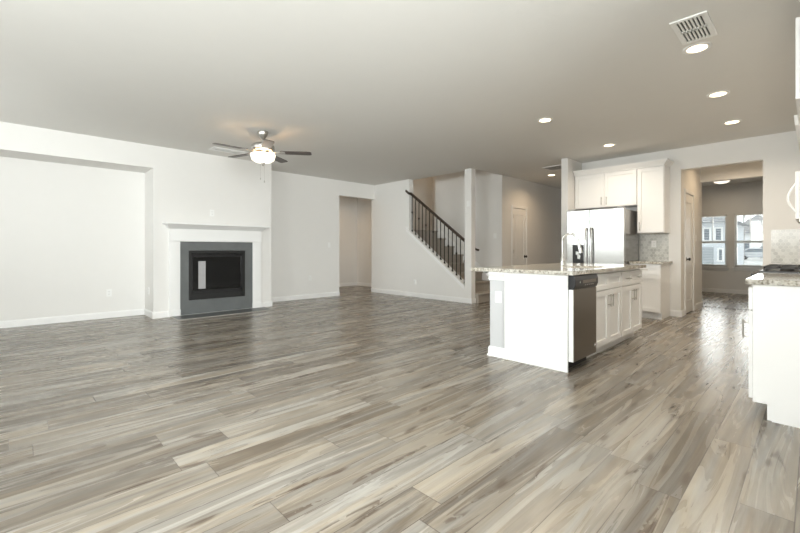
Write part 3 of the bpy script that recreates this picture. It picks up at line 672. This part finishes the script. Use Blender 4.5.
# dishwasher
dw = thing('dishwasher', 'stainless dishwasher with black control panel in the island', 'dishwasher', (-1.8, 3.83, 0))
Y0, Y1 = 3.562, 4.085
obj('tub', B(T).box(Y0 - 0.008, Y1 + 0.008, -0.57, -0.002, 0.09, 0.862), M['fridge_side'], dw)
obj('door', B(T).box(Y0, Y1, 0.0, 0.045, 0.095, 0.735), M['steel_dark'], dw, bev=0.004)
o = obj('door_edge', B(T).box(Y0 - 0.007, Y0 - 0.0003, 0.0, 0.04, 0.095, 0.735), M['vinyl'], dw); o['label'] = 'pale side edge of the door'
cpn = B(); cpn.prism([(0.0, 0.738), (0.046, 0.738), (0.060, 0.775), (0.060, 0.82), (0.048, 0.858), (0.0, 0.858)], lambda p, q, t: T(t, p, q), Y0 - 0.007, Y1 + 0.004)
cp_ = obj('control_panel', cpn, M['black'], dw, bev=0.004)
obj('pocket_handle', B(T).box(Y0 + 0.16, Y1 - 0.05, 0.058, 0.0612, 0.785, 0.815), M['steel_dark'], cp_, bev=0.001)
for k in range(5): obj('button', B(T).box(Y0 + 0.20 + k * 0.045, Y0 + 0.22 + k * 0.045, 0.0605, 0.0635, 0.766, 0.775), M['nickel'], cp_)
obj('button', B().cyl(T(Y0 + 0.09, 0.055, 0.80), T(Y0 + 0.09, 0.064, 0.80), 0.010, 14), M['chrome'], cp_)
obj('kick_plate', B(T).box(Y0, Y1, -0.08, -0.05, 0.0, 0.095), M['matte_black'], dw)
obj('badge', B(T).box(Y1 - 0.055, Y1 - 0.02, 0.045, 0.047, 0.155, 0.19), M['chrome'], dw)
# cabinets of the island
u0, um, u1 = 4.10, 4.895, 5.66
def pair(a, b_, hz, drawers, za_=0.115, zs=0.672, zt=0.842):
    m_ = (a + b_) / 2; g = 0.004
    fr_ = [('door', a + 0.012, m_ - g / 2, za_, zs, m_ - 0.035, 0.565, True), ('door', m_ + g / 2, b_ - 0.012, za_, zs, m_ + 0.035, 0.565, True)]
    for (p, q) in ((a + 0.012, m_ - g / 2), (m_ + g / 2, b_ - 0.012)):
        fr_.append(('drawer', p, q, zs + 0.012, zt, (p + q) / 2 if drawers else None, (zs + zt) / 2 + 0.005, False))
    return fr_
base_unit('white island sink cabinet right beside the dishwasher', T, u0, um, 0.62, pair(u0, um, 0.5, False), group='island base cabinets')
base_unit('white island cabinet with two pulled drawers, farthest from the dishwasher', T, um + 0.002, u1, 0.62, pair(um + 0.002, u1, 0.5, True), group='island base cabinets')
# island worktop with the sink cut-out
SX0, SX1, SY0, SY1 = -1.93, -1.57, 4.22, 4.80
wt = thing('island_countertop', 'speckled granite countertop on the island', 'countertop', (-2.0, 4.6, 0.868))
b = B(); CX0, CX1, CY0, CY1, z0, z1 = -2.535, -1.462, 3.498, 5.69, 0.867, 0.902
b.box(CX0, SX0, CY0, CY1, z0, z1).box(SX1, CX1, CY0, CY1, z0, z1).box(SX0, SX1, CY0, SY0, z0, z1).box(SX0, SX1, SY1, CY1, z0, z1)
obj('slab', b, M['granite'], wt)
sk = thing('kitchen_sink', 'undermount steel sink in the island countertop', 'sink', ((SX0 + SX1) / 2, (SY0 + SY1) / 2, 0.68))
b = B(); b.box(SX0 - 0.01, SX0, SY0 - .01, SY1 + .01, 0.68, 0.866).box(SX1, SX1 + 0.01, SY0 - .01, SY1 + .01, 0.68, 0.866).box(SX0, SX1, SY0 - 0.01, SY0, 0.68, 0.866).box(SX0, SX1, SY1, SY1 + 0.01, 0.68, 0.866).box(SX0 - .01, SX1 + .01, SY0 - .01, SY1 + .01, 0.672, 0.68)
obj('basin', b, M['steel'], sk)
obj('drain', B().lathe([(0, 0.682), (0.045, 0.682), (0.045, 0.680), (0, 0.680)], ((SX0 + SX1) / 2, (SY0 + SY1) / 2), 20), M['chrome'], sk)
fx, fyy = -2.015, 4.54
fc = thing('kitchen_faucet', 'tall chrome gooseneck faucet on the island', 'faucet', (fx, fyy, 0.902))
obj('faucet_base', B().lathe([(0, 0.902), (0.032, 0.902), (0.032, 0.908), (0.024, 0.915), (0.022, 0.99), (0.016, 1.0), (0, 1.0)], (fx, fyy), 20), M['chrome'], fc)
pth = [(fx, fyy, 0.98), (fx, fyy, 1.185)] + [(fx + 0.085 - 0.085 * math.cos(a), fyy, 1.185 + 0.09 * math.sin(a)) for a in [PI * k / 12 for k in range(1, 11)]]
pth += [(fx + 0.185, fyy, 1.15)]
obj('spout', B().tube(pth, 0.0135, 14), M['chrome'], fc)
obj('spray_head', B().tube([(fx + 0.183, fyy, 1.155), (fx + 0.197, fyy, 1.10), (fx + 0.206, fyy, 1.055)], [0.015, 0.019, 0.020], 14), M['chrome'], fc)
obj('lever', B().tube([(fx, fyy + 0.02, 0.955), (fx, fyy + 0.05, 0.965), (fx + 0.01, fyy + 0.11, 1.0)], [0.009, 0.008, 0.006], 10), M['chrome'], fc)

# ------------------------------------------------------------------ refrigerator
FR = thing('refrigerator', 'stainless side-by-side refrigerator with black water dispenser', 'refrigerator', (-2.56, 7.4, 0))
fx0, fx1, fxm = -3.022, -2.105, -2.634; YFD = 6.97; T = FYn(YFD)
obj('body', B().box(fx0, fx1, 7.045, 7.76, 0.02, 1.745), M['fridge_side'], FR, bev=0.006)
dl = obj('door', B(T).box(fx0, fxm - 0.004, -0.07, 0.0, 0.06, 1.765), M['steel'], FR, bev=0.010)
dr = obj('door', B(T).box(fxm + 0.004, fx1, -0.07, 0.0, 0.06, 1.765), M['steel'], FR, bev=0.010)
for hx, d in ((fxm - 0.042, dl), (fxm + 0.042, dr)):
    pts = [T(hx, 0.0, 1.455), T(hx, 0.035, 1.452), T(hx, 0.052, 1.42), T(hx, 0.058, 1.2), T(hx, 0.058, 0.7), T(hx, 0.052, 0.48), T(hx, 0.035, 0.452), T(hx, 0, 0.45)]
    obj('handle', B().tube(pts, [0.016, 0.017, 0.017, 0.017, 0.017, 0.017, 0.017, 0.016], 12), M['steel'], d)
ds = B(T); ds.box(-2.915, -2.728, 0.0, 0.006, 0.80, 1.172)
dp = obj('dispenser', ds, M['black'], dl, bev=0.003)
b = B(T); b.box(-2.855, -2.795, 0.006, 0.022, 1.00, 1.06).box(-2.825, -2.775, 0.006, 0.03, 0.93, 1.01); obj('dispenser_paddle', b, M['steel'], dl, bev=0.004)
b = B(T); b.box(-2.90, -2.743, 0.006, 0.025, 0.80, 0.815); obj('drip_tray', b, M['steel'], dl)
b = B(); b.tube([T(-2.253 + 0.020 * math.cos(a), 0.001, 1.712 + 0.007 * math.sin(a)) for a in [2 * PI * k / 16 for k in range(17)]], 0.0014, 6); b2 = B(T)
b.T = T; b.box(-2.236, -2.190, 0.0, 0.0015, 1.708, 1.716)
obj('emblem', b, M['fridge_side'], dr)
b = B(); b.box(fx0 + 0.02, fx0 + 0.12, 6.99, 7.12, 1.765, 1.785).box(fx1 - 0.12, fx1 - 0.02, 6.99, 7.12, 1.765, 1.785); obj('hinge_cover', b, M['fridge_side'], FR, bev=0.004)
obj('toe_grille', B().box(fx0 + 0.01, fx1 - 0.01, 7.0, 7.05, 0.0, 0.06), M['black'], FR)

# ------------------------------------------------------------------ wall cabinets on the kitchen wall
YU = YK - 0.33; T = FYn(YU)
def wall_unit(label, T, u0, u1, depth, z0, z1, fronts, group=None):
    t = thing('wall_cabinet', label, 'cabinet', T((u0 + u1) / 2, -depth / 2, z0), group)
    obj('carcass', B(T).box(u0, u1, -depth, 0, z0, z1), M['cab'], t, bev=0.001)
    for a, b_, za_, zb_, hu, hz in fronts:
        f = shaker(T, 'door', a, b_, za_, zb_, t)
        if hu is not None: bar_pull(lambda u, d, z, T=T: T(u, d + 0.021, z), hu, hz, 0.14, True, f)
    return t
wall_unit('wide white two-door cabinet above the refrigerator', T, -3.078, -2.052, 0.33, 1.835, 2.435, [(-3.066, -2.567, 1.843, 2.425, -2.605, 1.945), (-2.560, -2.060, 1.843, 2.425, -2.522, 1.945)])
wall_unit('narrow tall white wall cabinet right of the refrigerator', T, -2.050, -1.667, 0.33, 1.365, 2.435, [(-2.042, -1.677, 1.375, 2.425, -2.012, 1.475)])
cr = thing('cabinet_crown', 'white crown moulding along the top of the kitchen wall cabinets', 'crown moulding', (-2.36, 7.6, 2.435))
b = B(); x0, x1, ya, yb = -3.079, -1.667, YU - 0.022, YK
b.box(x0, x1 + 0.004, ya, yb, 2.436, 2.452)
lv_ = [(0.004, 2.452), (0.018, 2.470), (0.040, 2.500), (0.055, 2.515), (0.058, 2.532)]
for (e0, q0), (e1, q1) in zip(lv_, lv_[1:]): b.frustum((x0, x1 + e0, ya - e0, yb), (x0, x1 + e1, ya - e1, yb), q0, q1)
obj('moulding', b, M['cab'], cr)
# base cabinet and worktop by the refrigerator
T = FYn(7.207)
base_unit('white base cabinet between refrigerator and doorway', T, -2.085, -1.655, 0.588, [('drawer', -2.077, -1.665, 0.70, 0.845, -1.87, 0.775, False), ('door', -2.077, -1.665, 0.12, 0.69, -2.045, 0.56, True)])
wt = thing('side_countertop', 'short granite countertop between refrigerator and doorway', 'countertop', (-1.86, 7.48, 0.867))
obj('slab', B().box(-2.092, -1.625, 7.165, YK - 0.001, 0.867, 0.902), M['granite'], wt, bev=0.003)
bs = thing('tile_backsplash', 'pearly hexagon tile backsplash beside the refrigerator', 'backsplash', (-1.87, YK, 0.902))
obj('tile_sheet', B().box(-2.10, -1.680, YK - 0.008, YK, 0.903, 1.364), M['hex'], bs)
bs = thing('tile_backsplash', 'pearly hexagon tile backsplash beyond the gas range', 'backsplash', (-0.05, YK, 0.902))
obj('tile_sheet', B().box(-0.436, XR, YK - 0.008, YK, 0.903, 1.373), M['hex'], bs)

# ------------------------------------------------------------------ range side
T = FXn(-0.283)
RY0, RY1 = 4.49, 5.25
bu = base_unit('white base cabinet nearest the viewer, beside the range', T, 3.475, RY0 - 0.003, 0.62, [('drawer', 3.485, 4.475, 0.70, 0.845, 3.98, 0.775, False), ('door', 3.485, 3.977, 0.12, 0.69, 3.535, 0.56, True), ('door', 3.983, 4.475, 0.12, 0.69, 4.03, 0.56, True)])
ep = thing('range_end_panel', 'plain white end panel of the counter beside the range', 'cabinet panel', (0.03, 3.467, 0))
b = B(); b.prism([(-0.281, 0.105), (-0.19, 0.105), (-0.19, 0), (XR - 0.002, 0), (XR - 0.002, 0.866), (-0.281, 0.866)], fy, 3.460, 3.474); obj('panel', b, M['cab'], ep)
wt = thing('range_countertop', 'granite countertop in front of the gas range', 'countertop', (0, 3.97, 0.867))
obj('slab', B().box(-0.315, XR - 0.001, 3.438, RY0 - 0.003, 0.867, 0.902), M['granite'], wt, bev=0.003)
base_unit('white base cabinet on the far side of the gas range', T, RY1 + 0.004, 7.78, 0.62, [('door', RY1 + 0.012 + k * 0.63, RY1 + 0.012 + k * 0.63 + 0.62, 0.12, 0.69, RY1 + 0.06 + k * 0.63, 0.56, True) for k in range(4)] + [('drawer', RY1 + 0.012 + k * 0.63, RY1 + 0.012 + k * 0.63 + 0.62, 0.70, 0.845, RY1 + 0.32 + k * 0.63, 0.775, False) for k in range(4)])
wt = thing('corner_countertop', 'granite countertop between range and tiled kitchen wall', 'countertop', (0, 6.5, 0.867))
obj('slab', B().box(-0.315, XR - 0.001, RY1 + 0.004, YK - 0.01, 0.867, 0.902), M['granite'], wt, bev=0.003)
rg = thing('gas_range', 'gas range with black cast grates in the right counter', 'range', (0, 4.87, 0))
T = FXn(-0.30)
obj('body', B(T).box(RY0, RY1, -0.62, 0.0, 0.02, 0.895), M['steel'], rg, bev=0.002)
obj('oven_door', B(T).box(RY0 + 0.01, RY1 - 0.01, 0.0, 0.03, 0.20, 0.76), M['steel'], rg, bev=0.004)
b = B(); b.cyl(T(RY0 + 0.05, 0.07, 0.71), T(RY1 - 0.05, 0.07, 0.71), 0.012)
for u in (RY0 + 0.08, RY1 - 0.08): b.cyl(T(u, 0.03, 0.71), T(u, 0.07, 0.71), 0.009)
obj('oven_handle', b, M['steel'], rg)
obj('control_panel', B(T).box(RY0, RY1, 0.0, 0.035, 0.775, 0.902), M['black'], rg, bev=0.005)
for k in range(5):
    u = RY0 + 0.10 + k * 0.14; b = B(); b.cyl(T(u, 0.035, 0.870), T(u, 0.05, 0.870), 0.027, 18); b.cyl(T(u, 0.05, 0.870), T(u, 0.085, 0.872), 0.022, 18)
    obj('knob', b, M['black'], rg)
obj('cooktop', B().box(-0.325, XR - 0.02, RY0, RY1, 0.895, 0.915), M['black'], rg, bev=0.004)
for k in range(3):
    ya, yb = RY0 + 0.02 + k * 0.243, RY0 + 0.02 + k * 0.243 + 0.236; b = B(); xa, xb = -0.30, 0.27; zt = 0.953; tk = 0.013
    for y in (ya, yb - tk): b.box(xa, xb, y, y + tk, zt - 0.018, zt)
    for x in (xa, xb - tk, (xa + xb) / 2 - tk / 2): b.box(x, x + tk, ya, yb, zt - 0.018, zt)
    for x in (xa + 0.095, xa + 0.19, xb - 0.19, xb - 0.095): b.box(x, x + 0.010, ya, yb, zt - 0.012, zt)
    for x in (xa, xb - tk):
        for y in (ya, yb - tk): b.box(x, x + tk, y, y + tk, 0.915, zt - 0.018)
    obj('grate', b, M['iron'], rg)
bn = B()
for x in (-0.16, 0.14):
    for y in (RY0 + 0.14, RY0 + 0.62): bn.lathe([(0, 0.934), (0.036, 0.934), (0.042, 0.925), (0.05, 0.915), (0, 0.915)], (x, y), 18)
obj('burner', bn, M['matte_black'], rg)
mw = thing('microwave', 'white over-range microwave with a bowed handle', 'microwave', (0.1, 4.87, 1.315))
T = FXn(-0.085)
obj('body', B(T).box(RY0, RY1, -0.42, 0.0, 1.335, 1.715), M['plate'], mw, bev=0.004)
obj('door', B(T).box(RY0, RY1 - 0.18, 0.0, 0.025, 1.335, 1.715), M['plate'], mw, bev=0.005)
obj('control_panel', B(T).box(RY1 - 0.178, RY1, 0.0, 0.022, 1.335, 1.715), M['black'], mw, bev=0.003)
obj('window', B(T).box(RY0 + 0.10, RY1 - 0.24, 0.025, 0.027, 1.42, 1.66), M['black'], mw)
hz_ = [1.395 + (1.62 - 1.395) * k / 12 for k in range(13)]
obj('handle', B().tube([T(RY0 + 0.05, 0.022 + 0.045 * math.sin(PI * k / 12), hz_[k]) for k in range(13)], 0.009, 12), M['plate'], mw)
obj('grease_filter', B(T).box(RY0 + 0.01, RY1 - 0.01, -0.40, 0.0, 1.315, 1.335), M['fridge_side'], mw)
# cabinets above
T = FXn(-0.062)
wall_unit('white upper cabinet near the viewer before the microwave', T, 3.46, RY0 - 0.005, 0.40, 2.01, 2.53, [(3.468, 3.97, 2.02, 2.52, None, 0), (3.98, RY0 - 0.012, 2.02, 2.52, None, 0)])
T = FXn(0.01)
wall_unit('white cabinet directly above the microwave', T, RY0, RY1, 0.328, 1.717, 2.20, [(RY0 + 0.008, 4.867, 1.725, 2.19, None, 0), (4.873, RY1 - 0.008, 1.725, 2.19, None, 0)])
wall_unit('white wall cabinet beyond the microwave', T, RY1 + 0.003, 7.78, 0.328, 1.375, 2.12, [(RY1 + 0.012 + k * 0.63, RY1 + 0.012 + k * 0.63 + 0.62, 1.385, 2.11, RY1 + 0.06 + k * 0.63, 1.49) for k in range(4)])
cr = thing('cabinet_crown', 'flared white crown over the cabinets beyond the microwave', 'crown moulding', (0.1, 6.5, 2.12))
b = B(); ya, yb = RY1 + 0.003, 7.78
lv_ = [(0.02, 2.121), (0.04, 2.17), (0.075, 2.23), (0.140, 2.26), (0.146, 2.35)]
for (e0, q0), (e1, q1) in zip(lv_, lv_[1:]): b.frustum((0.01 - e0, XR - .001, ya, yb), (0.01 - e1, XR - .001, ya, yb), q0, q1)
obj('moulding', b, M['cab'], cr)

# ------------------------------------------------------------------ outside the dining room windows
struct('street', B().box(-40, 20, 13.2, 110, -0.25, -0.12), M['street'], 'pale street and driveways outside the windows', 'street')
struct('terrain_bed', B().box(-5, 2.5, 13.06, 17.5, -0.12, 0.12), M['mulch'], 'reddish brown planting bed below the windows', 'ground')
def house(label, x0, x1, y0, y1, z1, zr, m_, wins, gar):
    t = thing('neighbour_house', label, 'house', ((x0 + x1) / 2, (y0 + y1) / 2, -0.12), 'houses across the street')
    obj('walls', B().box(x0, x1, y0, y1, -0.12, z1), m_, t)
    b = B(); xm = (x0 + x1) / 2
    b.prism([(x0 - 0.5, z1 - 0.1), (x1 + 0.5, z1 - 0.1), (xm, zr)], lambda p, q, s: Vector((p, s, q)), y0 - 0.5, y1 + 0.5); obj('roof', b, M['roofing'], t)
    T = FYn(y0)
    for (a, c_, za_, zb_) in wins:
        f = obj('window', B(T).box(a, c_, 0, 0.06, za_, zb_), M['vinyl'], t); obj('pane', B(T).box(a + 0.1, c_ - 0.1, 0.06, 0.07, za_ + 0.1, zb_ - 0.1), M['housewin'], f)
    for (a, c_, zb_) in gar:
        g = B(T); g.box(a, c_, 0, 0.05, -0.12, zb_)
        for k in range(1, 4): zz = -0.12 + (zb_ + 0.12) * k / 4; g.box(a, c_, 0.05, 0.07, zz - 0.02, zz + 0.02)
        obj('garage_door', g, M['garage'], t)
    return t
house('pale blue-grey house with garage seen through the nearer window', -9.0, -3.95, 34, 42, 3.05, 4.6, M['siding'], [(-5.35, -4.88, 1.65, 2.6), (-4.72, -4.25, 1.65, 2.6), (-4.55, -4.2, 0.3, 1.2)], [(-6.4, -4.75, 1.25)])
house('white house behind the bare tree across the street', -9.0, -2.5, 78, 88, 3.6, 6.2, M['siding_b'], [(-7.4, -6.6, 0.8, 2.4), (-5.6, -4.8, 0.8, 2.4), (-4.0, -3.3, 0.8, 2.4)], [])
def tree(label, x, y, h, seed):
    r = random.Random(seed); t = thing('bare_tree', label, 'tree', (x, y, -0.12), 'bare street trees')
    b = B(); b.tube([(x, y, -0.12), (x + 0.03, y, h * 0.35), (x - 0.02, y, h * 0.7), (x, y, h)], [0.06, 0.045, 0.03, 0.008], 8); obj('trunk', b, M['bark'], t)
    b = B()
    for k in range(26):
        z = h * (0.28 + 0.68 * k / 26); a = r.uniform(0, 2 * PI); L = (h - z) * 0.5 + 0.5; p0 = Vector((x, y, z)); d = Vector((math.cos(a), math.sin(a), 1.0)).normalized()
        p1 = p0 + d * L * 0.5 + Vector((0, 0, 0.05)); p2 = p0 + d * L + Vector((r.uniform(-.1, .1), 0, 0.2))
        b.tube([p0, p1, p2], [0.03, 0.018, 0.006], 5)
        for q in range(3):
            s = p0.lerp(p2, r.uniform(0.4, 0.95)); e = s + Vector((r.uniform(-.5, .5), r.uniform(-.5, .5), r.uniform(.1, .6))); b.tube([s, e], [0.010, 0.004], 4)
    obj('branches', b, M['bark'], t)
tree('bare tree in front of the car seen through the farther window', -4.25, 45, 6.5, 3)
tree('smaller bare tree across the street by the white house', -4.9, 70, 6.0, 9)
# parked car
cx_, cy_ = -4.5, 62.0
cr_ = thing('parked_car', 'silver car parked on the street outside the window', 'car', (cx_, cy_, -0.12))
side = [(-2.15, 0.30), (2.15, 0.30), (2.18, 0.62), (1.95, 0.82), (1.15, 0.90), (0.55, 1.36), (-0.85, 1.40), (-1.55, 0.98), (-2.1, 0.88), (-2.2, 0.6)]
b = B(); b.prism([(cx_ + p, q - 0.12) for p, q in side], fy, cy_ - 0.85, cy_ + 0.85); obj('body', b, M['carpaint'], cr_, bev=0.05)
b = B(); b.prism([(cx_ + 0.95, 0.93 - 0.12), (cx_ + 0.48, 1.30 - 0.12), (cx_ - 0.75, 1.33 - 0.12), (cx_ - 1.25, 0.98 - 0.12)], fy, cy_ - 0.865, cy_ + 0.865); obj('side_windows', b, M['housewin'], cr_)
for sx in (-1.35, 1.35):
    for sy in (-0.80, 0.80):
        w_ = obj('wheel', B().cyl((cx_ + sx, cy_ + sy - 0.1, 0.20), (cx_ + sx, cy_ + sy + 0.1, 0.20), 0.32, 24), M['tyre'], cr_)
        obj('hubcap', B().cyl((cx_ + sx, cy_ + sy - 0.11, 0.20), (cx_ + sx, cy_ + sy + 0.11, 0.20), 0.19, 20), M['steel'], w_)
